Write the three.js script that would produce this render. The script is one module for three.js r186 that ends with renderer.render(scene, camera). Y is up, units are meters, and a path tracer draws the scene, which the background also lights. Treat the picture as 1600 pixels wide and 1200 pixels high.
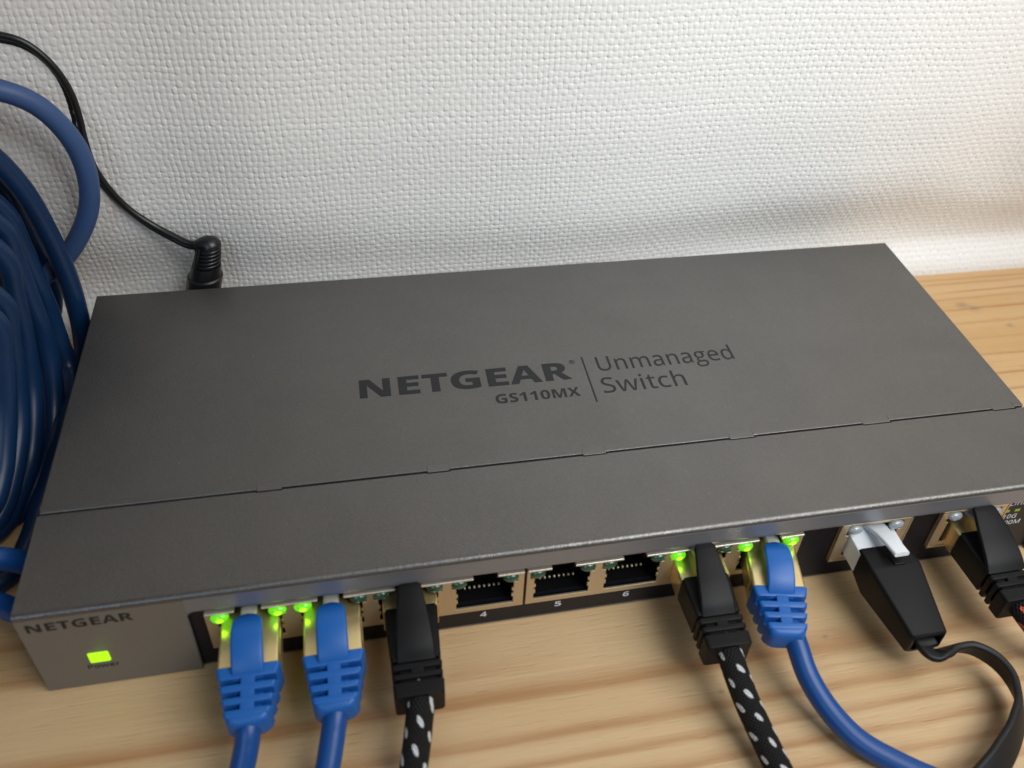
import * as THREE from 'three';
import { mergeGeometries, mergeVertices, toCreasedNormals } from 'three/addons/utils/BufferGeometryUtils.js';
import { RoundedBoxGeometry } from 'three/addons/geometries/RoundedBoxGeometry.js';
import { TextGeometry } from 'three/addons/geometries/TextGeometry.js';
import { FontLoader } from 'three/addons/loaders/FontLoader.js';
import { RectAreaLightUniformsLib } from 'three/addons/lights/RectAreaLightUniformsLib.js';

// ---------------------------------------------------------------- camera, light, exposure
// Shapes are written in millimetres (x along the switch, y up, z towards the viewer, origin at the
// lower left front corner of the switch) and scaled to metres when a mesh is made.
const MM = 0.001;
RectAreaLightUniformsLib.init();
const scene = new THREE.Scene();
scene.background = new THREE.Color(0.046, 0.043, 0.039);

const camera = new THREE.PerspectiveCamera(45.604, 4 / 3, 0.01, 20);
camera.position.set(69.789, 182.187, 115.090).multiplyScalar(MM);
{
  const w = new THREE.Vector3(-0.709, -0.221, -0.011), angle = w.length();
  camera.quaternion.setFromAxisAngle(w.normalize(), angle);
}
camera.setViewOffset(1600, 1200, -59.6, 50.9, 1600, 1200);
camera.focus = 0.234;
camera.userData.fStop = 16;
scene.add(camera);

const renderer = new THREE.WebGLRenderer();
renderer.setSize(1024, 768);
renderer.toneMapping = THREE.LinearToneMapping;
renderer.toneMappingExposure = 1;
renderer.outputColorSpace = THREE.SRGBColorSpace;
renderer.shadowMap.enabled = true;

function areaLight(name, color, intensity, w, h, from, to) {
  const l = new THREE.RectAreaLight(color, intensity, w, h);
  l.name = name;
  l.position.set(...from); l.lookAt(...to);
  scene.add(l);
  return l;
}
// the near window high over the right half, and paler sky from the front
areaLight('window_light', new THREE.Color(1.0, 0.985, 0.965), 4.75, 0.42, 0.36, [0.37, 0.42, 0.20], [0.17, 0.04, -0.07]);
areaLight('sky_light', new THREE.Color(0.66, 0.82, 1.0), 3.6, 0.36, 0.30, [-0.30, 0.54, 0.70], [0.10, 0.0, 0.0]);
{ // added spot with no known source, for the soft pool on the wall
  const l = new THREE.SpotLight(new THREE.Color(0.80, 0.92, 1.0), 0.92, 0, 0.30, 1, 2);
  l.name = 'added_spot'; l.position.set(0.31, 0.50, 0.27); l.target.position.set(0.190, 0.092, -0.117);
  l.castShadow = true; l.shadow.radius = 5;
  scene.add(l, l.target);
}

// ---------------------------------------------------------------- small tools
let seed = 7;
const rnd = () => { seed = (seed * 1664525 + 1013904223) >>> 0; return seed / 4294967296; };
function hash(x, y, s = 0) {
  let h = (x * 374761393 + y * 668265263 + s * 2147483647 + s * 977) | 0;
  h = Math.imul(h ^ (h >>> 13), 1274126177);
  return ((h ^ (h >>> 16)) >>> 0) / 4294967296;
}
const sm = (t) => t * t * (3 - 2 * t);
function noise(x, y, s = 0) {
  const i = Math.floor(x), j = Math.floor(y), u = sm(x - i), v = sm(y - j);
  const a = hash(i, j, s), b = hash(i + 1, j, s), c = hash(i, j + 1, s), d = hash(i + 1, j + 1, s);
  return a + (b - a) * u + (c - a) * v + (a - b - c + d) * u * v;
}
const fbm = (x, y, s, n = 4) => { let t = 0, k = 0.5; for (let i = 0; i < n; i++) { t += k * noise(x, y, s + i); x *= 2.03; y *= 2.03; k *= 0.5; } return t; };
const clamp = (t, a = 0, b = 1) => Math.min(b, Math.max(a, t));
const step = (a, b, t) => sm(clamp((t - a) / (b - a)));
const mix = (a, b, t) => a + (b - a) * t;
const V = (x, y, z) => new THREE.Vector3(x, y, z);

const used = {};
function numbered(name) { const n = used[name] = (used[name] ?? -1) + 1; return n ? `${name}_${String(n).padStart(3, '0')}` : name; }
function clean(g) {
  g = g.index ? g.toNonIndexed() : g.clone();
  for (const k of Object.keys(g.attributes)) if (!['position', 'normal', 'uv'].includes(k)) g.deleteAttribute(k);
  if (!g.attributes.uv) g.setAttribute('uv', new THREE.BufferAttribute(new Float32Array(g.attributes.position.count * 2), 2));
  g.clearGroups?.();
  return g;
}
function obj(name, geos, material, parent = scene) {
  const list = (Array.isArray(geos) ? geos : [geos]).map(clean);
  const g = list.length > 1 ? mergeGeometries(list) : list[0];
  g.scale(MM, MM, MM);
  const m = new THREE.Mesh(g, material);
  m.name = parent === scene ? numbered(name) : name;
  m.castShadow = m.receiveShadow = true;
  parent.add(m);
  return m;
}
function thing(name, label, category, [x, y, z] = [0, 0, 0], turn = 0, group) {
  const o = new THREE.Group();
  o.name = numbered(name); o.position.set(x * MM, y * MM, z * MM); o.rotation.y = turn;
  o.userData = { label, category };
  if (group) o.userData.group = group;
  scene.add(o);
  return o;
}
// world millimetres -> the thing's own millimetres
function own(t, p) {
  t.updateMatrixWorld(true);
  return t.worldToLocal(V(...p).multiplyScalar(MM)).multiplyScalar(1 / MM);
}
const box = (x0, x1, y0, y1, z0, z1) => new THREE.BoxGeometry(x1 - x0, y1 - y0, z1 - z0).translate((x0 + x1) / 2, (y0 + y1) / 2, (z0 + z1) / 2);
const rbox = (x0, x1, y0, y1, z0, z1, r = 0.4, n = 3) => new RoundedBoxGeometry(x1 - x0, y1 - y0, z1 - z0, n, r).translate((x0 + x1) / 2, (y0 + y1) / 2, (z0 + z1) / 2);

// a solid skinned over rings of points
function skin(rings, crease = 0.7) {
  const n = rings[0].length, pos = [], uv = [], idx = [];
  rings.forEach((r, i) => { for (let k = 0; k <= n; k++) { const p = r[k % n]; pos.push(p.x, p.y, p.z); uv.push(k / n, r.v ?? i / (rings.length - 1)); } });
  const w = n + 1;
  for (let i = 0; i + 1 < rings.length; i++) for (let k = 0; k < n; k++) { const a = i * w + k, b = a + w; idx.push(a, a + 1, b, a + 1, b + 1, b); }
  for (const end of [0, rings.length - 1]) {
    const c = pos.length / 3, m = rings[end].reduce((s, p) => s.add(p), V(0, 0, 0)).divideScalar(n);
    pos.push(m.x, m.y, m.z); uv.push(0.5, end ? 1 : 0);
    for (let k = 0; k < n; k++) end ? idx.push(c, end * w + k, end * w + k + 1) : idx.push(c, k + 1, k);
  }
  const g = new THREE.BufferGeometry();
  g.setAttribute('position', new THREE.Float32BufferAttribute(pos, 3));
  g.setAttribute('uv', new THREE.Float32BufferAttribute(uv, 2));
  g.setIndex(idx);
  return toCreasedNormals(g, crease);
}
// rounded rectangle of half width w and half height h with corner radius r, in the frame (c, right, up)
function rrect(c, right, up, w, h, r, q = 4) {
  const out = [];
  r = Math.min(r, w * 0.999, h * 0.999);
  for (const [sx, sy, a0] of [[1, 1, 0], [-1, 1, 90], [-1, -1, 180], [1, -1, 270]]) for (let k = 0; k <= q; k++) {
    const a = (a0 + 90 * k / q) * Math.PI / 180;
    const x = sx * (w - r) + r * Math.cos(a), y = sy * (h - r) + r * Math.sin(a);
    out.push(c.clone().addScaledVector(right, x).addScaledVector(up, y));
  }
  return out;
}
const X = V(1, 0, 0), Y = V(0, 1, 0), Z = V(0, 0, 1);
// solid along +z through [z, centre y, half width, half height, radius] sections
const alongZ = (secs, x = 0, crease = 0.6) => skin(secs.map(([z, y, w, h, r]) => rrect(V(x, y, z), V(-1, 0, 0), Y, w, h, r)), crease);
// a round tube through points; uv: u round, v millimetres along / per
function tube(points, r, per = 1, seg = 120, round = 18) {
  const curve = new THREE.CatmullRomCurve3(points, false, 'centripetal');
  const len = curve.getLength(), g = new THREE.TubeGeometry(curve, seg, r, round, false);
  const uv = g.attributes.uv;
  for (let i = 0; i < uv.count; i++) uv.setXY(i, uv.getY(i), uv.getX(i) * len / per);
  return g;
}

function texture(w, h, f, srgb = false, float = false) {
  const a = float ? new Float32Array(w * h * 4) : new Uint8Array(w * h * 4);
  for (let j = 0; j < h; j++) for (let i = 0; i < w; i++) {
    const c = f(i, j), k = 4 * (j * w + i);
    if (typeof c === 'number') a[k] = a[k + 1] = a[k + 2] = float ? c : clamp(c) * 255;
    else for (let q = 0; q < 3; q++) a[k + q] = float ? c[q] : clamp(c[q]) * 255;
    a[k + 3] = float ? 1 : 255;
  }
  const t = new THREE.DataTexture(a, w, h, THREE.RGBAFormat, float ? THREE.FloatType : THREE.UnsignedByteType);
  t.magFilter = t.minFilter = THREE.LinearFilter;
  t.wrapS = t.wrapT = THREE.RepeatWrapping;
  if (srgb) t.colorSpace = THREE.SRGBColorSpace;
  t.needsUpdate = true;
  return t;
}
const rgb = (r, g, b) => new THREE.Color().setRGB(r, g, b);
const std = (o) => new THREE.MeshStandardMaterial(o);
const phy = (o) => new THREE.MeshPhysicalMaterial(o);

// ---------------------------------------------------------------- the wall: embossed woven wallpaper
const WALL = -116.8;
// the paper bulges: its foot turns up to the light, the band above it leans over
function bulge(x, y) {
  const foot = step(50, 15, x) * 0.8 + step(120, 215, x);
  const e = Math.min(1, foot);
  const crease = 36.5 + 2.0 * Math.sin(x / 37 + 1) - 7 * step(245, 300, x);
  const sharp = 0.40 + 0.48 * step(170, 232, x) * (1 - 0.92 * step(246, 285, x)) + 0.22 * step(90, 50, x);
  const back = -5.4 * e * step(0, 13, y);
  const over = 3.0 * step(13, crease, y) * (0.5 + 0.5 * e) + 5.4 * sharp * step(crease - 23, crease + 8, y) + 1.6 * step(crease - 4, crease + 32, y);
  return back + over + 7 * step(272, 314, x) * step(20, 55, y) + 1.1 * (fbm(x / 90, y / 60, 31, 2) - 0.4) * step(0, 12, y);
}
const PA = 1.46, PB = 1.72;
function weave(x, y) {
  x += 0.55 * (noise(x / 9, y / 5, 3) - 0.5) + 0.3 * (noise(x / 2.1, y / 2.4, 4) - 0.5);
  y += 0.5 * (noise(x / 6, y / 9, 5) - 0.5) + 0.3 * (noise(x / 2.3, y / 2.2, 6) - 0.5);
  const u = x / PA, v = y / PB, i = Math.round(u), j = Math.round(v), fu = u - i, fv = v - j;
  const tw = 0.47 + 0.1 * (hash(i, 3, 8) - 0.5), tf = 0.44 + 0.12 * (hash(7, j, 9) - 0.5);
  const pw = Math.sqrt(Math.max(0, 1 - (fu / tw) ** 2)), pf = Math.sqrt(Math.max(0, 1 - (fv / tf) ** 2));
  const amp = 0.7 + 0.6 * hash(i, j, 12), flat = (c) => Math.tanh(2.1 * c) / 0.97;
  const hw = pw > 0 ? 0.21 * pw ** 0.8 + 0.02 + 0.15 * amp * flat(Math.cos(Math.PI * (v + i))) : -0.35;
  const hf = pf > 0 ? 0.20 * pf ** 0.8 - 0.05 - 0.14 * amp * flat(Math.cos(Math.PI * (u + j))) : -0.35;
  const k = 16, hh = Math.log(Math.exp(k * hw) + Math.exp(k * hf) + Math.exp(k * -0.2)) / k;
  return 0.74 * hh + 0.05 * (noise(x * 2.2, y * 2.2, 14) - 0.5);
}
function sheet(x0, x1, nx, y0, y1, ny, h) {
  const pos = new Float32Array((nx + 1) * (ny + 1) * 3), uv = new Float32Array((nx + 1) * (ny + 1) * 2), idx = new Uint32Array(nx * ny * 6);
  let p = 0, q = 0, t = 0;
  for (let j = 0; j <= ny; j++) for (let i = 0; i <= nx; i++) {
    const x = mix(x0, x1, i / nx), y = mix(y0, y1, j / ny);
    pos[p++] = x; pos[p++] = y; pos[p++] = WALL + h(x, y); uv[q++] = x / 100; uv[q++] = y / 100;
    if (i < nx && j < ny) { const a = j * (nx + 1) + i, b = a + nx + 1; idx[t++] = a; idx[t++] = a + 1; idx[t++] = b; idx[t++] = a + 1; idx[t++] = b + 1; idx[t++] = b; }
  }
  const g = new THREE.BufferGeometry();
  g.setAttribute('position', new THREE.BufferAttribute(pos, 3));
  g.setAttribute('uv', new THREE.BufferAttribute(uv, 2));
  g.setIndex(new THREE.BufferAttribute(idx, 1));
  g.computeVertexNormals();
  return g.scale(MM, MM, MM);
}
const wallMat = std({ color: rgb(0.770, 0.745, 0.708), roughness: 0.48 });
const tileN = 54, tileX = tileN * PA, tileY = tileN * PB;
const wallFarMat = std({ color: rgb(0.770, 0.745, 0.708), roughness: 0.48 });
wallFarMat.bumpMap = texture(640, 640, (i, j) => clamp(0.5 + weave(i / 640 * tileX, j / 640 * tileY)));
wallFarMat.bumpMap.repeat.set(100 / tileX, 100 / tileY);
wallFarMat.bumpScale = 0.001;
{
  const m = new THREE.Mesh(sheet(-44, 318, 1640, -1, 106, 440, (x, y) => bulge(x, y) + weave(x, y)), wallMat);
  m.name = numbered('wall'); m.userData.kind = 'structure';
  scene.add(m);
  const parts = [sheet(-500, -44, 60, -1, 106, 40, bulge), sheet(318, 800, 60, -1, 106, 40, bulge), sheet(-500, 800, 160, 106, 620, 60, bulge)];
  const f = new THREE.Mesh(mergeGeometries(parts), wallFarMat);
  f.name = 'wall_paper'; m.add(f);
  const back = new THREE.Mesh(new THREE.BoxGeometry(1.3, 0.62, 0.02).translate(0.15, 0.305, -0.1425), wallMat);
  back.name = 'wall_core'; m.add(back);
  for (const o of [m, f, back]) o.castShadow = o.receiveShadow = true;
}

// ---------------------------------------------------------------- the pine tabletop
const streaks = [ // [z, half width, strength, from x, to x]
  [17.3, 1.7, 0.62, -200, 175], [27.0, 1.1, 0.5, 40, 400], [32.6, 0.8, 0.5, 60, 400], [38.0, 1.0, 0.55, 90, 400], [43, 0.9, 0.6, -100, 400],
  [48, 0.8, 0.5, -200, 400], [53, 1.0, 0.55, -200, 400], [17.9, 2.6, 0.55, 150, 420], [22.2, 0.7, 0.25, 150, 400], [11, 2.2, 0.25, 30, 100], [59, 1, .5, -200, 400], [66, 1.3, .5, -200, 400], [74, 1.2, .5, -200, 400],
  [-113, 0.5, 0.6, 255, 420], [-110.5, 0.45, 0.55, 262, 420], [-105.8, 0.5, 0.65, 270, 420], [-102, 0.45, 0.5, 255, 300], [-96.2, 0.5, 0.6, 255, 420], [-89, 0.5, 0.35, 255, 420], [-81, 0.5, 0.3, 255, 420],
  [-73, 0.45, 0.6, 255, 420], [-64, 0.45, 0.6, 255, 420], [-57, 0.5, 0.5, 255, 420], [-48, 0.6, 0.5, 255, 420], [-36, 0.7, 0.5, 255, 420],
  [-3, 1.4, 0.5, -200, 10], [-12, 1.0, 0.6, -200, 5], [-22, 0.8, 0.5, -200, 5], [-34, 0.8, 0.5, -200, 5], [-60, 1, 0.5, -200, 5], [-90, 0.8, 0.5, -200, 5], [-106, 0.7, 0.5, -200, 5],
];
const TX0 = -60, TX1 = 325, TZ0 = -125, TZ1 = 95;
function wood(x, z) {
  const w = 0.9 * (fbm(x / 60, z / 25, 41, 3) - 0.45) + 0.35 * (noise(x / 9, z / 3, 44) - 0.5);
  let s = 0;
  for (const [z0, hw, k, xa, xb] of streaks) {
    const d = z + w * (1 + hw * 0.3) - z0;
    if (Math.abs(d) > 8) continue;
    const e = step(xa - 15, xa + 15, x) * (1 - step(xb - 15, xb + 15, x));
    const side = d > 0 ? hw * 0.75 : hw * 1.7; // sharp on one side of the latewood, soft on the other
    s = Math.max(s, 1.15 * k * e * Math.exp(-((d / side) ** 2)) * (0.72 + 0.5 * noise(x / 22, z0, 47)));
  }
  const fine = noise(x / 14, z * 3.1, 50) * 0.4 + noise(x / 5, z * 7, 51) * 0.3 + noise(x / 26, z * 2.0, 57) * 0.3;
  const pore = step(0.8, 0.95, noise(x / 5.5, z * 4.2, 53)) * 0.28;
  const broad = fbm(x / 110, z / 9, 55, 3);
  const orangeShade = step(-30, -70, z) * step(200, 240, x) * 0.75 + step(15, -10, x) * step(5, -10, z) * 0.7;  // more orange wood at back right; shade painted in left of the switch
  let c = [0.66, 0.465, 0.258];
  const warm = clamp(0.02 + 0.85 * (broad - 0.40) + orangeShade * 0.7, 0, 1);
  c = [mix(c[0], 0.49, warm), mix(c[1], 0.27, warm), mix(c[2], 0.09, warm)];
  const dark = clamp(s + (fine - 0.5) * 0.34 + pore * (0.4 + orangeShade));
  c = [mix(c[0], 0.40, dark), mix(c[1], 0.185, dark), mix(c[2], 0.068, dark)];
  for (const [kx, kz, kr] of [[272.5, -98.5, 1.6], [276, -96.3, 1.3], [283, -86, 0.9], [139.3, 23.9, 0.5], [168, 15, 0.4], [292, -80, 0.6]]) {
    const t = 0.5 * Math.exp(-(((x - kx) / kr / 1.5) ** 2 + ((z - kz) / kr) ** 2) * (0.6 + 0.8 * noise(x, z * 1.5, 61)));
    c = [mix(c[0], 0.17, t), mix(c[1], 0.14, t), mix(c[2], 0.11, t)];
  }
  return c;
}
const toS = (c) => (c <= 0.0031308 ? 12.92 * c : 1.055 * c ** (1 / 2.4) - 0.055);
const woodMap = texture(2048, 1400, (i, j) => wood(mix(TX0, TX1, i / 2047), mix(TZ0, TZ1, j / 1399)).map(toS), true);
const woodBump = texture(2048, 1024, (i, j) => {
  const x = mix(TX0, TX1, i / 2047), z = mix(TZ0, TZ1, j / 1023);
  return 0.5 + 0.3 * (noise(x / 6, z * 3.4, 50) - 0.5) + 0.2 * (noise(x / 40, z / 2.2, 71) - 0.5) - 0.4 * step(0.82, 0.95, noise(x / 5.5, z * 4.2, 53));
});
for (const t of [woodMap, woodBump]) t.wrapS = t.wrapT = THREE.MirroredRepeatWrapping;
const woodMat = phy({ map: woodMap, bumpMap: woodBump, bumpScale: 0.00016, roughness: 0.45 });
{
  const g = new RoundedBoxGeometry(1300, 24, 420, 3, 2).translate(150, -12.5, -132 + 210);
  const p = g.attributes.position, uv = g.attributes.uv;
  for (let i = 0; i < p.count; i++) uv.setXY(i, (p.getX(i) - TX0) / (TX1 - TX0), (p.getZ(i) - TZ0) / (TZ1 - TZ0));
  const t = obj('tabletop', g, woodMat);
  t.userData.kind = 'structure';
}

// ---------------------------------------------------------------- materials of the things
const grain = texture(512, 512, (i, j) => 0.5 + 0.5 * (noise(i / 3.2, j / 3.2, 81) - 0.5) + 0.5 * (noise(i / 1.4, j / 1.4, 82) - 0.5));
grain.repeat.set(1 / 40, 1 / 40);
const specks = []; for (let k = 0; k < 130; k++) specks.push([rnd() * 1024, rnd() * 1024, 0.6 + 0.7 * rnd(), rnd()]);
const paintMap = texture(1024, 1024, (i, j) => {
  let t = 0.94 + 0.10 * (fbm(i / 90, j / 70, 84, 3) - 0.45) + 0.10 * (noise(i / 2.6, j / 2.6, 85) - 0.5);
  for (const [x, y, r, k] of specks) if (Math.abs(x - i) < 4 && Math.abs(y - j) < 4) t += (0.4 + 0.8 * k) * Math.exp(-((x - i) ** 2 + (y - j) ** 2) / r / r);
  return t * 0.8;
});
paintMap.repeat.set(1 / 130, 1 / 130);
const paintRough = texture(512, 512, (i, j) => 0.80 + 0.34 * (fbm(i / 90, j / 60, 86, 4) - 0.45) + 0.10 * (noise(i / 3, j / 3, 87) - 0.5));
paintRough.repeat.set(1 / 90, 1 / 90);
const caseMat = phy({ color: rgb(0.212, 0.203, 0.193), roughness: 0.52, metalness: 0.85, map: paintMap, roughnessMap: paintRough });
caseMat.bumpMap = grain; caseMat.bumpScale = 0.00005;
const plateMat = phy({ color: rgb(0.195, 0.185, 0.170), roughness: 0.46, metalness: 0.3 });
const lipSkyTint = phy({ color: rgb(0.27, 0.285, 0.32), roughness: 0.42, metalness: 0.7 });  // paler and bluer than the case: sky light on the lip mixed into its colour
plateMat.bumpMap = grain; plateMat.bumpScale = 0.00003;
const panelMat = phy({ color: rgb(0.006, 0.0065, 0.012), specularIntensity: 0.6, roughness: 0.42 });
const blackMat = phy({ color: rgb(0.0025, 0.0025, 0.0025), roughness: 0.8, specularIntensity: 0.25 });
const shieldMat = phy({ color: rgb(0.58, 0.475, 0.325), roughness: 0.38, metalness: 0.75 });
const lipMat = phy({ color: rgb(0.72, 0.66, 0.56), roughness: 0.38, metalness: 0.7 });
const goldMat = phy({ color: rgb(0.86, 0.68, 0.34), roughness: 0.30, metalness: 0.85 });
const pinMat = phy({ color: rgb(0.85, 0.75, 0.5), roughness: 0.3, metalness: 0.7 });
const inkMat = std({ color: rgb(0.008, 0.008, 0.010), roughness: 0.6 });
const whiteInk = std({ color: rgb(0.62, 0.66, 0.74), roughness: 0.6 });
const greenInk = std({ color: rgb(0.25, 0.42, 0.04), roughness: 0.6 });
const ledDark = phy({ color: rgb(0.020, 0.070, 0.040), roughness: 0.25, clearcoat: 0.6 });
const ledClear = phy({ color: rgb(0.30, 0.33, 0.36), roughness: 0.2, clearcoat: 0.6 });
const ledLit = phy({ color: rgb(0.08, 0.4, 0.02), emissive: rgb(0.13, 0.62, 0.0), emissiveIntensity: 0.9, roughness: 0.25, clearcoat: 0.5 });
const ledCore = std({ color: rgb(0.3, 0.5, 0.02), emissive: rgb(0.45, 1.0, 0.01), emissiveIntensity: 1.15, roughness: 0.4 });
const powerLit = std({ color: rgb(0.3, 0.5, 0.02), emissive: rgb(0.42, 1.0, 0.0), emissiveIntensity: 0.95, roughness: 0.5 });
const blueMat = phy({ color: rgb(0.008, 0.112, 0.42), roughness: 0.42 });
const blueCable = phy({ color: rgb(0.005, 0.066, 0.27), roughness: 0.38 });
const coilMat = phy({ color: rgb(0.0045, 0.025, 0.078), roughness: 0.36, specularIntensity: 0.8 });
const coilShade = phy({ color: rgb(0.0018, 0.005, 0.013), roughness: 0.6, specularIntensity: 0.5 });  // near-black copy of the coil colour, painting in the shade deep between strands
const loopMat = phy({ color: rgb(0.035, 0.078, 0.20), roughness: 0.5 });
const bootBlack = phy({ color: rgb(0.0055, 0.0055, 0.006), roughness: 0.46, specularIntensity: 0.42 });
const cordMat = phy({ color: rgb(0.007, 0.007, 0.008), roughness: 0.36 });
const flatMat = phy({ color: rgb(0.008, 0.008, 0.009), roughness: 0.5, specularIntensity: 0.8 });
const whitePlastic = phy({ color: rgb(0.80, 0.83, 0.86), roughness: 0.32 });
const latchMat = phy({ color: rgb(0.74, 0.72, 0.66), roughness: 0.3, transmission: 0.25, thickness: 0 });

function braid(fleck, seedN, density = 1) {
  // five rows of flecks round the sleeve, one pitch = one repeat along
  const W = 320, Hh = 640, ROWS = 4, spots = [];
  for (let k = 0; k < 6; k++) for (let r = 0; r < ROWS; r++) if (density >= 1 || hash(k, seedN + r, 2) < density)
    spots.push([(k + 0.5) / 6 + 0.03 * (hash(k, r, seedN) - 0.5), r + ((k % 2) * 0.5 + 0.06 * k + 0.1) % 1 + 0.16 * (hash(k, r, seedN + 5) - 0.5), 0.42 + 0.3 * (hash(k, r, seedN + 9) - 0.5), 0.9 + 0.3 * (hash(k, r, seedN + 7) - 0.4)]);
  const at = (u, v) => {
    let m = 0;
    for (const [su, sv, a, big] of spots) {
      let du = (u - su) * 17.6, dv = v * ROWS - sv; dv = (dv - ROWS * Math.round(dv / ROWS)) * 5.3;
      if (du > 8.8) du -= 17.6; if (du < -8.8) du += 17.6;
      if (Math.abs(dv) > 3) continue;
      const p = du * Math.cos(a) - dv * Math.sin(a), q = du * Math.sin(a) + dv * Math.cos(a);
      m = Math.max(m, 1 - step(0.8, 1.05, Math.hypot(p / 0.56 / big, q / 1.3 / big) + 0.25 * (noise(p * 4 + su * 90, q * 1.6, 5) - 0.5)));
    }
    return m;
  };
  const thread = (u, v) => { const a = Math.sin(2 * Math.PI * (u * 20 + v * 24)), b = Math.sin(2 * Math.PI * (u * 20 - v * 24)); return 0.5 + 0.25 * (a + b) * 0.5 + 0.25 * Math.max(a, b) * 0.6; };
  const map = texture(W, Hh, (i, j) => {
    const u = i / W, v = j / Hh, m = at(u, v), t = thread(u, v), c = 0.0015 + 0.009 * t;
    return [0, 1, 2].map((q) => toS(mix(c, fleck[q] * (0.75 + 0.25 * t), m)));
  }, true);
  const bump = texture(W, Hh, (i, j) => clamp(thread(i / W, j / Hh) * 0.7 + 0.3 * at(i / W, j / Hh)));
  return phy({ map, bumpMap: bump, bumpScale: 0.0005, roughness: 0.75, specularIntensity: 0.6 });
}
const braidWhite = braid([0.72, 0.74, 0.76], 1);
const braidRed = braid([0.75, 0.13, 0.09], 2);

// ---------------------------------------------------------------- lettering
const bold = await new FontLoader().loadAsync('fonts/droid/droid_sans_bold.typeface.json');
const regular = await new FontLoader().loadAsync('fonts/droid/droid_sans_regular.typeface.json');
function text(str, font, fat = 0) {
  const g = new TextGeometry(str, { font, size: 10, depth: 1, curveSegments: 5, bevelEnabled: fat > 0, bevelSize: fat, bevelThickness: 0.01, bevelSegments: 1 });
  g.computeBoundingBox();
  const b = g.boundingBox;
  return { g, b };
}
// lettering lying on the top (y), from x0 to x1, baseline z, capital height cap
function topText(str, font, x0, x1, zBase, cap, fat = 0) {
  const { g, b } = text(str, font, fat), capH = text('N', font).b.max.y;
  g.translate(-b.min.x, 0, 0).scale((x1 - x0) / (b.max.x - b.min.x), cap / capH, 0.05).rotateX(-Math.PI / 2).translate(x0, HT, zBase);
  return g;
}
function frontText(str, font, x0, x1, yBase, cap, z) {
  const { g, b } = text(str, font), capH = text('N', font).b.max.y;
  return g.translate(-b.min.x, 0, 0).scale((x1 - x0) / (b.max.x - b.min.x), cap / capH, 0.05).translate(x0, yBase, z);
}

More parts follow.
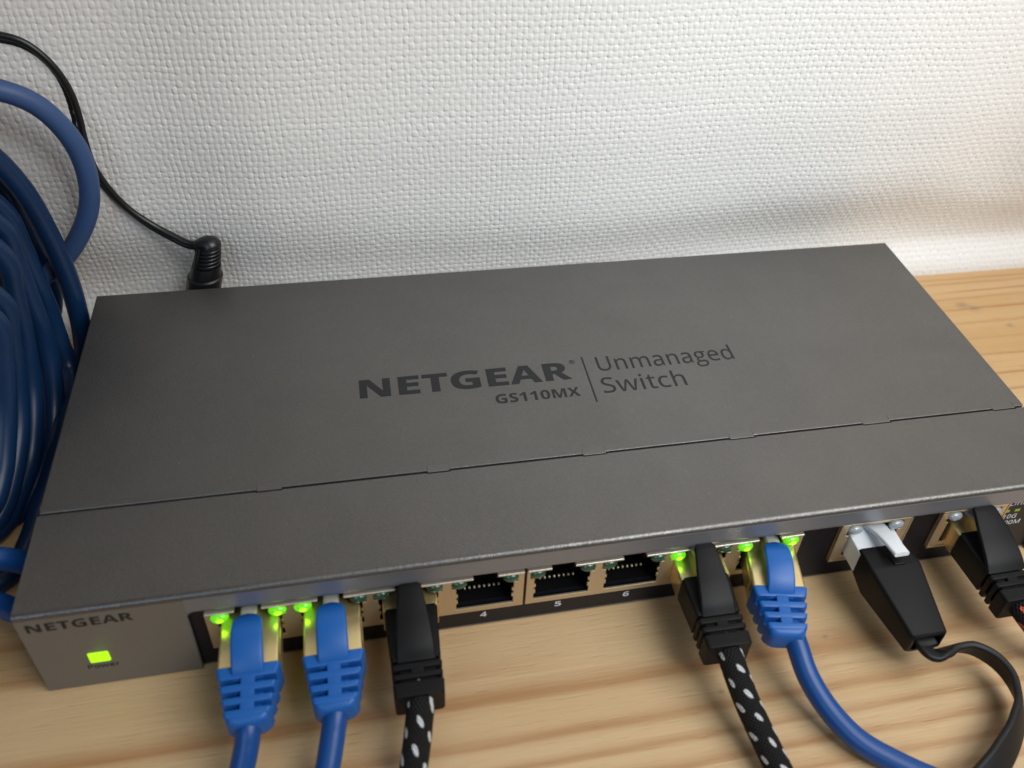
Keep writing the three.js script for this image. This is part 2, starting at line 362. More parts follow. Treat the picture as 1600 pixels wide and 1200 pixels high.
// ---------------------------------------------------------------- the network switch
const W = 236, D = 101.8, HT = 25.88, SEAM = -25.55;
const sw = thing('network_switch', 'dark grey metal network switch lying on the pine tabletop against the wall', 'network switch');
{
  const tabs = [[44, 49.3], [81.2, 86.2], [117.6, 123.1], [154.3, 160.6], [189.7, 197.2], [226.6, 233]];
  // rear cover: a folded lid with softened edges, its tabs reaching over the seam
  const lid = new THREE.Shape([[0.4, D - 0.4], [W - 0.4, D - 0.4], [W - 0.4, -SEAM + 2.0], [0.4, -SEAM + 2.0]].map((p) => new THREE.Vector2(...p)));
  const lg = new THREE.ExtrudeGeometry(lid, { depth: HT - 0.9, bevelEnabled: true, bevelSize: 0.4, bevelThickness: 0.4, bevelSegments: 3, curveSegments: 4 });
  lg.rotateX(-Math.PI / 2).translate(0, 0.5, 0);
  const geos = [lg];
  { // the lid's front edge is rolled down into the seam
    const q = []; for (let k = 0; k <= 8; k++) { const a = (90 - 90 * k / 8) * Math.PI / 180; q.push([SEAM - 0.7 + 0.5 * Math.cos(a), HT - 0.5 + 0.5 * Math.sin(a)]); }
    q.push([SEAM - 0.2, HT - 4], [SEAM - 2.2, HT - 4], [SEAM - 2.2, HT - 0.02], [SEAM - 1.9, HT]);
    let x0 = 0.3;
    for (const [a, b] of [...tabs, [W - 0.3, 0]]) {
      const sharp = [[SEAM - 0.3, HT - 0.02], [SEAM - 0.22, HT - 0.1], [SEAM - 0.22, HT - 4], [SEAM - 2.2, HT - 4], [SEAM - 2.2, HT - 0.02], [SEAM - 1.9, HT], [SEAM - 0.7, HT]];
      geos.push(toCreasedNormals(new THREE.ExtrudeGeometry(new THREE.Shape((x0 < 1 ? q : sharp).map(([z, y]) => new THREE.Vector2(-z, y))), { depth: a - x0, bevelEnabled: false }).rotateY(Math.PI / 2).translate(x0, 0, 0), 0.5));
      x0 = b;
    }
  }
  for (const [a, b] of tabs) geos.push(rbox(a, b, HT - 1.3, HT - 0.02, SEAM - 2.1, SEAM + 0.32, 0.12, 2));
  obj('rear_cover', geos, caseMat, sw);
  // front cover: top strip, bent edge, sides and floor
  const R = 1.3, T = 1, prof = new THREE.Shape();
  prof.moveTo(-SEAM - 0.6, 0).lineTo(-SEAM - 0.6, 0);
  const pts = [];
  pts.push([SEAM + 0.75, HT - 0.03], [SEAM + 0.9, HT - 0.01], [SEAM + 1.1, HT]);
  for (let k = 0; k <= 8; k++) { const a = (90 - 90 * k / 8) * Math.PI / 180; pts.push([-R + R * Math.cos(a), HT - R + R * Math.sin(a)]); }
  pts.push([-T, HT - R]);
  for (let k = 0; k <= 3; k++) { const a = (90 * k / 3) * Math.PI / 180; pts.push([-R + (R - T) * Math.cos(a), HT - R + (R - T) * Math.sin(a)]); }
  pts.push([SEAM + 0.75, HT - T]);
  const ps = new THREE.Shape(pts.map(([z, y]) => new THREE.Vector2(-z, y)));
  const top = new THREE.ExtrudeGeometry(ps, { depth: W - 0.5, bevelEnabled: true, bevelSize: 0.0, bevelThickness: 0.25, bevelSegments: 1 });
  top.rotateY(Math.PI / 2).translate(0.25, 0, 0);
  const fc = [toCreasedNormals(top, 0.5)];
  let x = 0.15;
  for (const [a, b] of [...tabs, [W - 0.15, 0]]) { fc.push(box(x, a - 0.15, HT - T, HT - 0.03, SEAM + 0.5, SEAM + 0.78)); x = b + 0.15; }
  fc.push(box(0.02, 1, 0.5, HT - 1.05, SEAM - 0.3, -1.02), box(W - 1, W - 0.02, 0.5, HT - 1.05, SEAM - 0.3, -1.02), box(0.05, W - 0.05, 0.1, 0.48, -D + 2, -1.02));
  obj('front_cover', fc, caseMat, sw);
  // front plate with the long opening
  const OX0 = 30.4, OX1 = 231, OY = 20.5, r = 2.4, e = 0.2;
  const fp = new THREE.Shape();
  fp.moveTo(e, e).lineTo(OX0 - e, e).lineTo(OX0 - e, OY - r).quadraticCurveTo(OX0 - e, OY + e, OX0 + r, OY + e).lineTo(OX1 - r, OY + e).quadraticCurveTo(OX1 + e, OY + e, OX1 + e, OY - r).lineTo(OX1 + e, e).lineTo(W - e, e).lineTo(W - e, HT - R - 0.02).lineTo(e, HT - R - 0.02).closePath();
  const pg = new THREE.ExtrudeGeometry(fp, { depth: 0.6, bevelEnabled: true, bevelSize: e, bevelThickness: 0.2, bevelSegments: 3, curveSegments: 10 }).translate(0, 0, -0.8);
  obj('front_plate', pg, plateMat, sw);
  // the lip over the ports leans out and is rolled under
  const lp = [[-0.6, HT - 1.1], [0.03, HT - 1.1], [0.10, HT - 1.9], [0.42, 21.9], [0.55, 21.45], [0.55, 21.1], [0.42, 20.8], [0.2, 20.7], [-0.4, 20.75]];
  const lipRings = [[OX0 + 0.2, 0.02], [OX0 + 3, 0.25], [OX0 + 8, 0.7], [OX0 + 16, 1], [OX1 - 10, 1], [OX1 - 1, 0.1]].map(([x, k]) => lp.map(([z, y]) => V(x, y, z < 0 ? z : 0.03 + z * k)));
  obj('front_lip', skin(lipRings, 0.55), lipSkyTint, sw);

  // black port panel with holes for the sockets
  const PZ = -0.55;
  const blocks = [[33.6, 99.2, 6.9, 19.35], [99.9, 164.3, 6.9, 19.35], [174, 191.6, 7.2, 19.9], [200.2, 217.4, 7.2, 19.9]];
  const pn = new THREE.Shape([[OX0 - 0.5, 0.15], [OX1 + 0.5, 0.15], [OX1 + 0.5, OY + 0.6], [OX0 - 0.5, OY + 0.6]].map((p) => new THREE.Vector2(...p)));
  for (const [a, b, c, d] of blocks) pn.holes.push(new THREE.Path([[a, c], [a, d], [b, d], [b, c]].map((p) => new THREE.Vector2(...p))));
  obj('port_panel', new THREE.ExtrudeGeometry(pn, { depth: 0.3, bevelEnabled: false }).translate(0, 0, PZ - 0.9), panelMat, sw);

  // socket blocks: shield plate with one stepped hole per socket
  const centres = [42.05, 58.4, 74.3, 90.7, 107.85, 124.0, 139.8, 155.9], tenG = [182.8, 208.9];
  function hole(c) { // side notches and the latch groove at the top
    const P = [[-6.35, 8.35], [6.35, 8.35], [6.35, 10.6], [6.0, 10.6], [6.0, 11.6], [6.35, 11.6], [6.35, 12.8], [6.0, 12.8], [6.0, 13.6], [6.35, 13.6], [6.35, 15.9], [7.25, 15.9], [7.25, 18.75], [2.5, 18.75], [2.5, 19.6], [-2.5, 19.6], [-2.5, 18.75], [-7.25, 18.75], [-7.25, 15.9], [-6.35, 15.9], [-6.35, 13.6], [-6.0, 13.6], [-6.0, 12.8], [-6.35, 12.8], [-6.35, 11.6], [-6.0, 11.6], [-6.0, 10.6], [-6.35, 10.6]];
    return P.map(([x, y]) => [c + x, y]);
  }
  const cavity = (c, y1 = 18.7) => [box(c - 7.4, c + 7.4, 7.6, 8.3, -16, -0.9), box(c - 7.4, c + 7.4, y1 + 0.2, y1 + 0.9, -16, -0.9), box(c - 7.6, c - 7.3, 7.6, y1 + 0.9, -16, -0.9), box(c + 7.3, c + 7.6, 7.6, y1 + 0.9, -16, -0.9), box(c - 7.6, c + 7.6, 7.6, y1 + 0.9, -16.5, -16),
    box(c - 7.28, c - 6.3, 8.3, 15.9, -16, -1.0), box(c + 6.3, c + 7.28, 8.3, 15.9, -16, -1.0), box(c - 7.28, c - 2.6, 15.9, 18.8, -16, -1.6), box(c + 2.6, c + 7.28, 15.9, 18.8, -16, -1.6)];
  const lit = { 0: [1, 1], 1: [1, 0], 6: [1, 0], 7: [1, 1] };
  const lamp = (x, y, z, k = 1) => {
    const p = new THREE.PointLight(new THREE.Color(0.36, 1.0, 0.02), 0.0000055 * k, 0, 2);
    p.name = 'led_light'; p.position.set(x * MM, y * MM, z * MM); p.shadow.radius = 0.05; p.castShadow = true;
    scene.add(p);
  };
  [[33.6, 99.2, 0, 4], [99.9, 164.3, 4, 8]].forEach(([a, b, i0, i1]) => {
    // the plate is cut at the top by the latch grooves, so draw it as one outline with a comb of open teeth
    const s = new THREE.Shape(); s.moveTo(a, 6.9).lineTo(b, 6.9).lineTo(b, 18.75);
    for (let i = i1 - 1; i >= i0; i--) {
      const P = hole(centres[i]).filter(([, y]) => y < 18.7 || true);
      // right half up to the foot, floor, left half back up
      const right = [[7.25, 18.75], [7.25, 15.9], [6.35, 15.9], [6.35, 13.6], [6.0, 13.6], [6.0, 12.8], [6.35, 12.8], [6.35, 11.6], [6.0, 11.6], [6.0, 10.6], [6.35, 10.6], [6.35, 8.35]];
      for (const [x, y] of right) s.lineTo(centres[i] + x, y);
      for (const [x, y] of [...right].reverse()) s.lineTo(centres[i] - x, y);
    }
    s.lineTo(a, 18.75).closePath();
    const plate = new THREE.ExtrudeGeometry(s, { depth: 0.35, bevelEnabled: true, bevelSize: 0.06, bevelThickness: 0.06, bevelSegments: 1 }).translate(0, 0, -0.45);
    const block = obj('socket_block', [plate, box(a, a + 0.25, 7, 18.7, -16, -0.5), box(b - 0.25, b, 7, 18.7, -16, -0.5)], shieldMat, sw);
    // the folded upper lips, interrupted by the latch grooves
    let x = a;
    for (let i = i0; i <= i1; i++) {
      const end = i < i1 ? centres[i] - 2.6 : b;
      obj('shield_lip', rbox(x, end, 18.78, 19.32, -3, 0.35, 0.2, 2), lipMat, block);
      if (i < i1) x = centres[i] + 2.6;
    }
    for (let i = i0; i < i1; i++) {
      const c = centres[i];
      const sock = obj('socket', cavity(c), blackMat, sw);
      obj('socket_lip', box(c - 6.3, c + 6.3, 8.32, 8.6, -1.7, -1.1), panelMat, sock);
      if (!lit[i] && i > 2 && i < 6) for (let k = 0; k < 8; k++) obj('contact_pin', rbox(c - 3.85 + 1.1 * k - 0.27, c - 3.85 + 1.1 * k + 0.27, 9.05, 9.75, -4.95, -4.3, 0.24, 3), pinMat, sock);
      [-1, 1].forEach((sgn, q) => {
        const on = lit[i] ? (lit[i][q] || i === 7) : 0, lx = c + sgn * 5.65;
        const g = new THREE.SphereGeometry(1, 20, 14).scale(1.85, 1.28, 1.25).translate(lx, 17.42, on ? -0.15 : -0.5);
        const body = box(lx - 1.5, lx + 1.5, 16.3, 18.7, -4, -0.4);
        const sl = obj('status_light', [g, body], on ? ledLit : ledDark, sw);
        if (on) obj('glowing_core', new THREE.SphereGeometry(1, 16, 10).scale(1.0, 0.72, 0.7).translate(lx + 0.05, 17.5, 0.55), ledCore, sl);
        if (on) lamp(lx, 16.9, 1.45);
      });
    }
  });
  tenG.forEach((c, n) => {
    const [a, b, y0, y1] = blocks[2 + n];
    const s = new THREE.Shape([[a, y0], [b, y0], [b, y1], [a, y1]].map((p) => new THREE.Vector2(...p)));
    s.holes.push(new THREE.Path([[c - 6.4, y0 + 1.3], [c - 6.4, 15.9], [c - 7.2, 15.9], [c - 7.2, 19.3], [c + 7.2, 19.3], [c + 7.2, 15.9], [c + 6.4, 15.9], [c + 6.4, y0 + 1.3]].map((p) => new THREE.Vector2(...p))));
    const plate = new THREE.ExtrudeGeometry(s, { depth: 0.35, bevelEnabled: true, bevelSize: 0.06, bevelThickness: 0.06, bevelSegments: 1 }).translate(0, 0, -0.45);
    obj('socket_shield', [plate, box(a - 0.35, a - 0.05, y0 - 0.3, y1, -1, 0.1), box(b + 0.05, b + 0.35, y0 - 0.3, y1, -1, 0.1), box(a - 0.35, b + 0.35, y0 - 0.6, y0 - 0.1, -1, 0.1)], shieldMat, sw);
    obj('socket', cavity(c, 19.2), blackMat, sw);
    for (const sgn of [-1, 1]) obj('status_light', new THREE.SphereGeometry(1, 20, 14).scale(1.9, 1.3, 1.2).translate(c + sgn * 5.3, 18.0, -0.2), ledClear, sw);
  });
  // lettering and the power light
  const led = obj('power_light', rbox(10.0, 13.9, 8.2, 11.4, -0.3, 0.35, 0.3), powerLit, sw);
  lamp(11.95, 9.8, 1.9, 0.35);
  obj('front_lettering', [frontText('NETGEAR', bold, 1.7, 20.9, 20.75, 2.5, 0.01), frontText('Power', regular, 9.1, 15.1, 5.9, 1.35, 0.01)], inkMat, sw);
  const nums = [];
  [...centres, ...tenG].forEach((c, i) => { const s = String(i + 1), w = s.length > 1 ? 1.9 : 0.75; nums.push(frontText(s, bold, c - w, c + w, 2.75, 1.75, PZ - 0.6)); });
  obj('port_number', nums, whiteInk, sw);
  obj('panel_lettering', [frontText('Link', regular, 219.2, 224, 17.6, 1.5, PZ - 0.6), frontText('10G', regular, 219.2, 223, 12.6, 1.5, PZ - 0.6), frontText('100M', regular, 219.2, 225, 10.2, 1.5, PZ - 0.6)], whiteInk, sw);
  obj('panel_mark', [box(218.9, 220.2, 15.1, 16, PZ - 0.6, PZ - 0.55), box(221.6, 223, 15.1, 16, PZ - 0.6, PZ - 0.55)], greenInk, sw);
  obj('top_lettering', [
    topText('NETGEAR', bold, 67.5, 121.0, -51.7, 6.4, 0.16), topText('GS110MX', bold, 100.3, 121.8, -45.2, 3.2),
    topText('Unmanaged', regular, 128.6, 166.2, -53.6, 5.5), topText('Switch', regular, 127.9, 150.2, -45.3, 5.6),
    box(125.0, 125.45, HT, HT + 0.05, -59.6, -42.4),
    new THREE.TorusGeometry(0.72, 0.09, 6, 20).scale(1, 1, 0.3).rotateX(Math.PI / 2).translate(122.3, HT, -58), topText('R', bold, 121.95, 122.65, -57.65, 0.8),
  ], inkMat, sw);
  // barrel-plug socket and rubber feet
  obj('power_socket', rbox(23, 34, 8, 18, -D - 1, -D + 4, 0.5), blackMat, sw);
}

// ---------------------------------------------------------------- plugs and their cables
// a sheet of given half widths bent along (z, y) points
function tongue(path, th, x = 0) {
  const pts = path.map(([z, y]) => V(0, y, z)), c = new THREE.CatmullRomCurve3(pts), wc = path.map((p) => p[2]);
  const rings = [], n = 40;
  for (let i = 0; i <= n; i++) {
    const t = i / n, p = c.getPoint(t), d = c.getTangent(t), k = t * (wc.length - 1), a = Math.min(wc.length - 2, Math.floor(k));
    let w = mix(wc[a], wc[a + 1], k - a);
    const up = V(0, d.z, -d.y); if (up.y < 0) up.negate();
    p.x = x;
    rings.push(rrect(p, V(d.z < 0 ? 1 : -1, 0, 0), up.normalize(), Math.max(0.05, w), th / 2, th / 2.4, 3));
  }
  return skin(rings, 0.9);
}
// blue boot: collar, three ribs and an end block, joined by a core and spines
function blueBoot(y) {
  const g = [], W0 = (z) => mix(6.1, 4.15, (z - 10.4) / 10.6), H0 = (z) => mix(4.1, 3.3, (z - 10.4) / 10.6);
  const seg = (a, b, r = 0.7) => g.push(alongZ([[a, y, W0(a) - 0.2, H0(a) - 0.2, r], [a + 0.25, y, W0(a), H0(a), r], [b - 0.25, y, W0(b), H0(b), r], [b, y, W0(b) - 0.25, H0(b) - 0.2, r]]));
  seg(10.4, 13.0); seg(14.15, 15.6); seg(16.75, 18.1); seg(19.2, 20.6);
  g.push(alongZ([[20.3, y, 4.1, 3.2, 1], [21.0, y, 4.0, 3.15, 1.3], [21.7, y, 3.5, 2.7, 1.4], [22.0, y, 2.9, 2.3, 1.4]]));
  g.push(alongZ([[11, y, 3.4, 2.0, 0.6], [20.8, y, 2.4, 1.7, 0.6]]));
  g.push(skin([12.8, 20.4].map((z) => rrect(V(0, y, z), V(-1, 0, 0), Y, 1.3, H0(z) - 0.06, 0.15)), 0.5));
  g.push(skin([12.8, 20.4].map((z) => rrect(V(0, y, z), V(-1, 0, 0), Y, W0(z) - 0.1, 1.1, 0.15)), 0.5));
  return g;
}
function makeBlue(label, [x, turn], points, tipZ = 1.2) {
  const t = thing('patch_cable', label, 'network cable', [x, 0, 0], turn, 'blue patch cables in the switch');
  const y = 12.0;
  obj('connector', [alongZ([[-9, y, 5.7, 3.3, 0.5], [10.7, y, 5.85, 3.6, 0.55]]), box(-5.9, -5.75, y - 2, y + 2, 2, 8), box(5.75, 5.9, y - 2, y + 2, 2, 8)], goldMat, t);
  obj('latch', tongue([[-3, 16.6, 1.6], [0, 17.4, 1.6], [2, 18.0, 1.6], [3.4, 18.2, 1.6]], 1.2), latchMat, t);
  obj('latch_cover', tongue([[12.6, 14.4, 3.1], [11.4, 16.0, 3.1], [9.5, 17.5, 3.1], [6.5, 18.7, 3.05], [4, 18.9, 3.0], [2.4, 18.6, 2.8], [1.5, 18.3, 2.1], [1.05, 18.05, 0.6]], 1.3), blueMat, t);
  obj('boot', blueBoot(y - 0.3), blueMat, t);
  obj('cable', tube(points.map((p) => own(t, p)), 2.4, 10, 140, 20), blueCable, t);
  return t;
}
makeBlue('blue patch cable with gold plug in the leftmost port, nearest the power light', [42.05, 0], [[42, 12, 16], [41.9, 11.3, 21], [41.4, 9.3, 23.5], [40.3, 6.6, 26.5], [39.0, 4.2, 30], [37.0, 2.4, 36], [34, 1.9, 48], [30, 1.9, 80]]);
makeBlue('blue patch cable in the second port from the left, beside the black fleck cable', [58.4, 0], [[58.4, 12, 16], [58.2, 11.3, 21], [57.5, 9.6, 24], [56.4, 7.2, 28], [55.0, 4.6, 32.5], [53.4, 2.5, 39], [51, 1.9, 52], [47, 1.9, 85]]);
makeBlue('blue patch cable in the eighth port, curving right across the tabletop', [156.9, 0.20 * -1], [[156.4, 12, 14], [155.2, 11.6, 18.5], [155.3, 10, 22.5], [156.0, 7.4, 27.5], [158.3, 4.9, 34], [162.4, 3.1, 40.7], [168.3, 2.2, 45.9], [175.6, 1.95, 51.2], [186, 1.95, 56.5], [202, 1.95, 63]]);

// black boot: smooth shroud, full and half slots, end block
function blackBoot(y, z0) {
  const g = [], w = (z) => mix(5.55, 4.5, clamp((z - 3) / 20)), h = (z) => mix(3.85, 3.5, clamp((z - 3) / 20));
  const seg = (a, b, dw = 0) => g.push(alongZ([[a, y, w(a) - 0.2 + dw, h(a) - 0.2, 0.7], [a + 0.25, y, w(a) + dw, h(a), 0.7], [b - 0.25, y, w(b) + dw, h(b), 0.7], [b, y, w(b) - 0.2 + dw, h(b) - 0.2, 0.7]]));
  seg(z0, 14.4); seg(15.1, 16.4, 0.15); seg(17.2, 18.4, 0.2); seg(19.1, 22.2, 0.35);
  g.push(alongZ([[14, y, 4.0, 2.9, 0.6], [21, y, 3.6, 2.8, 0.6]]));
  g.push(skin([16.2, 17.4].map((z) => rrect(V(0, y, z), V(-1, 0, 0), Y, 1.3, h(z) - 0.06, 0.15)), 0.5));
  return g;
}
function makeBraided(label, [x, turn], z0, points, sleeve, group, wide = 1, r = 2.75) {
  const t = thing('braided_cable', label, 'network cable', [x, 0, 0], turn, group);
  const y = 12.0;
  obj('connector', alongZ([[-9, y, 5.7, 3.3, 0.5], [z0 + 0.6, y, 5.8, 3.55, 0.5]]), goldMat, t);
  obj('latch', tongue([[-3, 16.4, 1.6], [0, 17.3, 1.6], [2, 18.3, 1.6], [3.2, 18.9, 1.6]], 1.0), latchMat, t);
  obj('latch_cover', tongue([[14.5, 14.9, 3.95 * wide], [12.6, 16.5, 3.85 * wide], [9.6, 18.1, 3.6 * wide], [6, 19.5, 3.15 * wide], [3, 20.6, 2.65 * wide], [1.3, 21.1, 2.4 * wide], [0.75, 21.1, 2.0 * wide]], 1.1), bootBlack, t);
  obj('boot', blackBoot(y - 0.2, z0), bootBlack, t);
  obj('cable', tube(points.map((p) => own(t, p)), r, 21.2, 160, 24), sleeve, t);
  return t;
}
const fleckGroup = 'black cables with white flecks';
makeBraided('black braided cable with white flecks in the third port, between blue and empty ports', [74.5, 0], 2.1, [[74.5, 12, 18], [74.5, 11.8, 22], [73.9, 10.2, 25], [72.9, 7.9, 29], [71.6, 5.6, 33.5], [70, 3.6, 39], [68, 2.3, 47], [66, 2.3, 80]], braidWhite, fleckGroup);
makeBraided('black braided cable with white flecks in the seventh port, right of the empty ports', [139.3, -0.02], 4.6, [[139.2, 12, 18], [139.4, 11.6, 22], [139.9, 9.8, 25.5], [140.9, 7.2, 31], [142.2, 5, 37], [143.6, 3.2, 44], [145, 2.3, 53], [148, 2.3, 85]], braidWhite, fleckGroup);
makeBraided('black plug at the right edge on a braided cable with red flecks', [209.2, 0.0], 3.0, [[209.2, 12, 18], [209.6, 11.6, 22], [211.5, 9.6, 26], [215, 6.6, 30], [220, 4, 35], [228, 2.4, 42], [245, 2.3, 56]], braidRed, undefined, 1.25);

// the flat black cable with the white plug
{
  const t = thing('flat_cable', 'flat black cable with a white plug, curling over the right of the tabletop', 'network cable', [182.9, 0, 0], -0.0);
  const y = 12.1;
  obj('connector', [alongZ([[-9, y, 5.75, 3.3, 0.35], [5.0, y, 5.85, 3.4, 0.4]])], whitePlastic, t);
  obj('latch', [tongue([[-4, 15.4, 3.0], [-1, 16.6, 2.4], [2, 17.8, 1.95], [5.5, 18.9, 1.9], [9.4, 19.8, 1.85]], 1.1, 0.9)], whitePlastic, t);
  const sec = (z, w, lo, hi, r, dx = 0) => rrect(V(dx, (lo + hi) / 2, z), V(-1, 0, 0), Y, w, (hi - lo) / 2, r);
  obj('boot', [skin([sec(3.6, 5.3, 8.7, 15.5, 0.5), sec(3.9, 5.7, 8.3, 15.9, 0.6), sec(9.6, 6.3, 7.4, 16.7, 0.7, 0.2), sec(10.2, 6.35, 7.3, 16.6, 0.8, 0.2), sec(25.2, 4.4, 6.5, 12.6, 0.8, 1.5), sec(25.6, 4.0, 6.8, 12.2, 0.8, 1.5), sec(25.61, 3.3, 7.5, 11.5, 0.6, 1.5), sec(23.8, 3.2, 7.6, 11.4, 0.6, 1.5)], 0.5),
    rbox(-0.3, 2.6, 15.2, 17.1, 7.5, 10, 0.3)], bootBlack, t);
  // ribbon: [x, y, z, tilt of its width from horizontal, half width]
  const key = [[184.2, 9.4, 22, 0, 2.4], [184.5, 9.2, 25.4, 0, 2.5], [185.0, 8.6, 27.4, 20, 2.7], [187.6, 7.6, 27.6, 50, 2.8], [191.5, 7.0, 26.6, 66, 2.8], [196.1, 6.5, 27.0, 74, 2.8], [199.7, 6.0, 29.8, 78, 2.8], [201.4, 5.5, 34, 76, 2.9], [200.6, 5.0, 39.3, 66, 3.0], [196.8, 4.8, 44.4, 54, 3.2], [189.6, 4.6, 50, 44, 3.3], [181, 4.3, 55, 36, 3.4], [168, 3.8, 62, 30, 3.4]];
  const c = new THREE.CatmullRomCurve3(key.map((k) => own(t, k)), false, 'centripetal'), rings = [];
  const N = 120;
  for (let i = 0; i <= N; i++) {
    const s = i / N, p = c.getPoint(s), d = c.getTangent(s), k = s * (key.length - 1), a = Math.min(key.length - 2, Math.floor(k)), f = k - a;
    const tilt = mix(key[a][3], key[a + 1][3], sm(f)) * Math.PI / 180, w = mix(key[a][4], key[a + 1][4], f);
    const side = V(-d.z, 0, d.x).normalize(), up = V().crossVectors(side, d).normalize(); if (up.y < 0) up.negate();
    const wide = side.clone().multiplyScalar(Math.cos(tilt)).addScaledVector(up, Math.sin(tilt)), thin = V().crossVectors(d, wide).normalize();
    rings.push(rrect(p, wide, thin, w, 0.8, 0.6, 4));
  }
  obj('cable', skin(rings, 0.9), flatMat, t);
}

// ---------------------------------------------------------------- power cord behind the switch
{
  const t = thing('power_cord', 'thin black twin power cord with ribbed plug behind the switch', 'power cord', [28, 0, -109]);
  const at = (pts) => pts.map((p) => own(t, p));
  const body = [], axis = (y) => V(mix(25.4, 30.3, (y - 18) / 18), y, -109).sub(V(28, 0, -109));
  const ringAt = (y, r) => rrect(axis(y), V(1, 0, 0), V(0, 0, 1).negate(), r, r, r * 0.98, 6);
  const prof = [[11, 4.7], [22, 4.9], [25.2, 4.85], [25.6, 4.35], [28.6, 4.0], [29, 3.95]];
  body.push(skin(prof.map(([y, r]) => ringAt(y, r)), 0.5));
  body.push(skin([[29, 3.1], [35.2, 2.8]].map(([y, r]) => ringAt(y, r)), 0.5));
  for (let k = 0; k < 5; k++) { const y = 29.5 + 1.15 * k, r = 3.75 - 0.1 * k; body.push(skin([[y, r - 0.12], [y + 0.12, r], [y + 0.58, r], [y + 0.7, r - 0.12]].map(([q, s]) => ringAt(q, s)), 0.5)); }
  // the top bends over to the left into the cord
  body.push(skin([[0, 34.6, 0, 3.2], [0, 35.3, 8, 3.3], [-0.5, 35.9, 30, 2.9], [-1.5, 36.1, 55, 2.3], [-2.6, 35.7, 78, 1.8], [-3.8, 35.1, 92, 1.5]].map(([dx, y, a, r]) => {
    const c = axis(Math.min(y, 35.3)); c.y = y; c.x += dx; const q = a * Math.PI / 180;
    return rrect(c, V(Math.cos(q), Math.sin(q), 0), V(0, 0, -1), r, r, r * 0.98, 6);
  }), 0.9));
  const spine = []; for (let i = 0; i <= 4; i++) { const y = 25.5 + 2.6 * i; spine.push(axis(y).add(V(-3.0 + 0.12 * i, 0, 2.2))); }
  body.push(tube(spine, 0.55, 1, 20, 8));
  body.push(new THREE.CylinderGeometry(4.2, 4.2, 9, 24).rotateX(Math.PI / 2).translate(-0.6, 13.2, 3.5));
  obj('barrel_plug', body, cordMat, t);
  const line = [[-40, 88, -113], [-24, 94, -113.5], [-6.5, 92.5, -113.5], [-2.2, 90.9, -113.5], [1.1, 87.8, -113.5], [3.4, 83.5, -113.5], [4.6, 78.1, -113.5], [4.7, 72.2, -113.5], [4.4, 66.1, -113.5], [4.9, 58.3, -113.5], [7.2, 51.6, -113.5], [10.9, 45.1, -113.5], [15.6, 40.1, -113.0], [20.7, 36.9, -111.5], [24.6, 35.2, -110.0], [27.2, 35.2, -109.2]];
  const off = (s) => line.map(([x, y, z], i) => { const a = line[Math.max(0, i - 1)], b = line[Math.min(line.length - 1, i + 1)], dx = b[0] - a[0], dy = b[1] - a[1], l = Math.hypot(dx, dy), tw = 0.35 + 0.65 * Math.abs(Math.sin(i * 0.5 + 0.9)); return [x - dy / l * s * tw, y + dx / l * s * tw, z + s * 0.5]; });
  obj('cord', [tube(at(off(0.72)), 0.88, 1, 160, 12), tube(at(off(-0.72)), 0.88, 1, 160, 12)], cordMat, t);
}

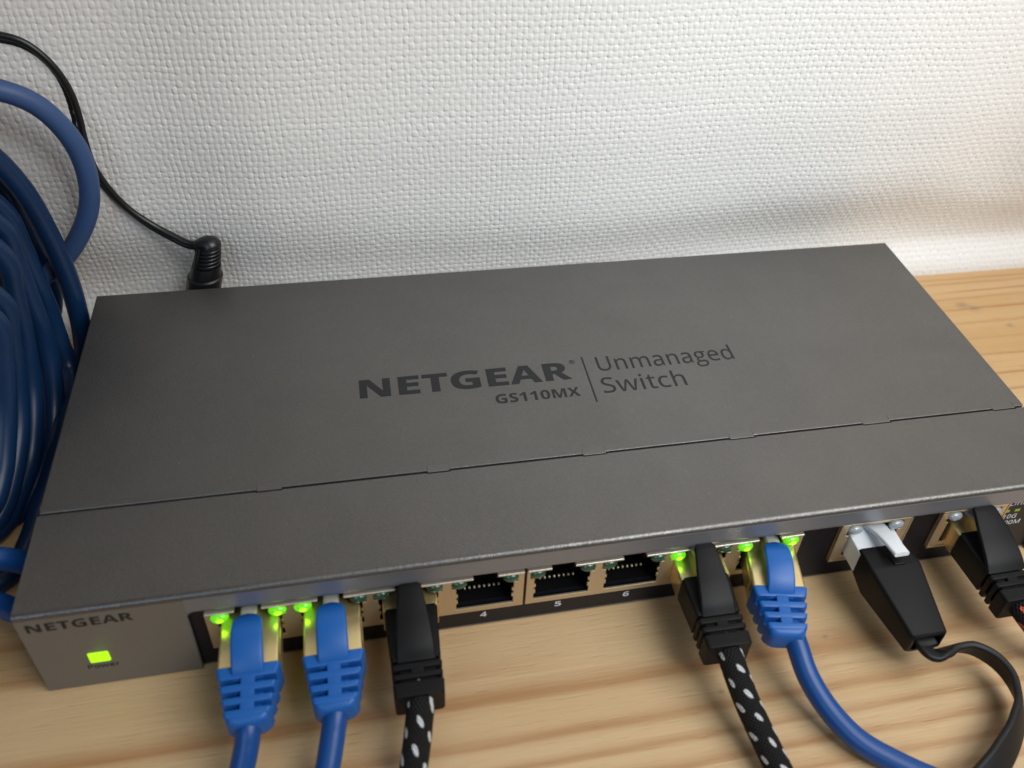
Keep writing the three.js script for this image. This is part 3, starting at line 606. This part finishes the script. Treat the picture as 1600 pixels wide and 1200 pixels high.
// ---------------------------------------------------------------- the coil of blue cable left of the switch
{
  const t = thing('cable_coil', 'coil of dark blue cable standing left of the switch against the wall', 'cable coil', [-40, 0, -70]);
  const loop = (vis, rest, mat, r = 2.55) => obj('cable_loop', tube([...vis, ...rest].map((p) => own(t, p)), r, 10, 220, 16), mat, t);
  // [the run seen from the switch], [the way back round the far side of the coil]
  loop([[-40, 66, -96], [-24, 84, -98], [-13, 87.2, -99.5], [-5.4, 85.6, -100], [0.6, 80.6, -102], [5.0, 70.5, -104], [5.6, 59.5, -105], [2.6, 48.6, -105.8], [-5.0, 37.0, -106], [-11.9, 31.3, -105], [-17.3, 28.3, -104], [-24, 26, -102]], [[-40, 24, -98]], loopMat, 2.5);
  loop([[-60, 84, -80], [-40, 90, -86], [-22, 83, -93], [-12.2, 73.5, -96], [-7.8, 62.4, -98], [-5.7, 47.5, -99.5], [-4.9, 34, -100], [-4.9, 25.5, -99.5], [-5.5, 16.7, -99], [-6.4, 9.5, -97], [-7.5, 4.5, -92], [-9, 2.2, -84]], [[-20, 2, -60], [-50, 2, -40]], coilMat);
  loop([[-60, 70, -94], [-35, 74, -99], [-22, 68, -103], [-14.3, 58.9, -104], [-13.8, 49.4, -106], [-13.2, 38.9, -107], [-12.6, 28.9, -108], [-13.2, 21.4, -108], [-16.4, 13.4, -107], [-24, 6, -104]], [[-50, 3, -95]], coilMat);
  loop([[-60, 76, -76], [-40, 82, -82], [-22, 74, -89], [-11.9, 59.1, -93], [-11.2, 46.8, -95], [-10.8, 37, -95], [-10.4, 26.7, -95], [-9.8, 17.4, -93], [-8.6, 11.1, -90], [-7.6, 9.0, -84], [-7.3, 8.6, -74], [-7.1, 7.6, -63], [-8.2, 5.9, -53], [-9.6, 3.7, -46], [-10.6, 2.6, -38], [-13, 2.2, -30]], [[-28, 2.2, -20], [-60, 2.2, -18]], coilMat);
  loop([[-60, 72, -66], [-40, 80, -72], [-22, 72, -82], [-10.5, 58.7, -86], [-10.2, 50, -86], [-9.9, 37.4, -85], [-9.6, 25.9, -84], [-9.6, 16.3, -80], [-10, 9.8, -75], [-10.4, 5.4, -68], [-12.3, 2.8, -56], [-17, 2.2, -46]], [[-34, 2.2, -36], [-60, 2.2, -30]], coilMat);
  loop([[-60, 70, -58], [-40, 78, -64], [-20, 70, -74], [-9.4, 56.3, -78], [-10.1, 44.6, -78], [-11.3, 31.8, -77], [-12, 20.8, -73], [-12.4, 13.4, -67], [-13.5, 7.5, -60], [-15.5, 4.5, -49], [-18, 3.4, -42]], [[-36, 2.4, -32], [-60, 2.4, -26]], coilMat);
  loop([[-60, 66, -52], [-40, 72, -58], [-20, 62, -67], [-9.9, 48.7, -70], [-10.9, 38.4, -69], [-12.1, 27.1, -66], [-12.8, 19.3, -61], [-13.8, 13.6, -54], [-15.4, 9.3, -45], [-18, 7.4, -40]], [[-34, 5, -30], [-60, 4, -26]], coilMat);
  loop([[-60, 60, -46], [-40, 70, -52], [-20, 62, -60], [-9.3, 49.5, -62], [-10, 40.1, -60], [-11.5, 30.2, -56], [-12.7, 23, -51], [-13.8, 17.9, -46], [-16.5, 13.6, -39]], [[-34, 9, -30], [-60, 7, -26]], coilMat);
  for (let k = 0; k < 5; k++) { // windings behind the front ones, coloured near black for the shade between strands
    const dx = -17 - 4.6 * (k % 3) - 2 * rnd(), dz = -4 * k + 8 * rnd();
    loop([[-70, 62 + 6 * rnd(), -60 + dz], [-46, 74 + 6 * rnd(), -66 + dz], [dx - 2, 58, -72 + dz], [dx + 1, 38, -74 + dz], [dx, 18, -68 + dz * 0.7], [dx - 4, 7, -54 + dz * 0.5], [-36, 3, -42]], [[-60, 2.6, -40]], coilShade);
  }
  // the two ends lying near the front corner of the switch
  obj('cable_end', tube([[-70, 2.4, -6], [-44, 8, -14], [-24, 15, -20], [-14.5, 17, -22.5], [-10.2, 15.0, -24], [-6.6, 11.2, -25.2], [-3.8, 6.5, -26], [-3.2, 2.6, -26.5]].map((p) => own(t, p)), 2.5, 10, 90, 16), blueCable, t);
  obj('cable_end', tube([[-70, 2.4, 10], [-40, 10, -2], [-20, 17, -9], [-12.5, 17.6, -11.5], [-9.6, 15.4, -12.6], [-6.4, 11, -13.2], [-3.8, 6, -13.6], [-3.2, 2.6, -14]].map((p) => own(t, p)), 2.5, 10, 90, 16), blueCable, t);
}

renderer.render(scene, camera);
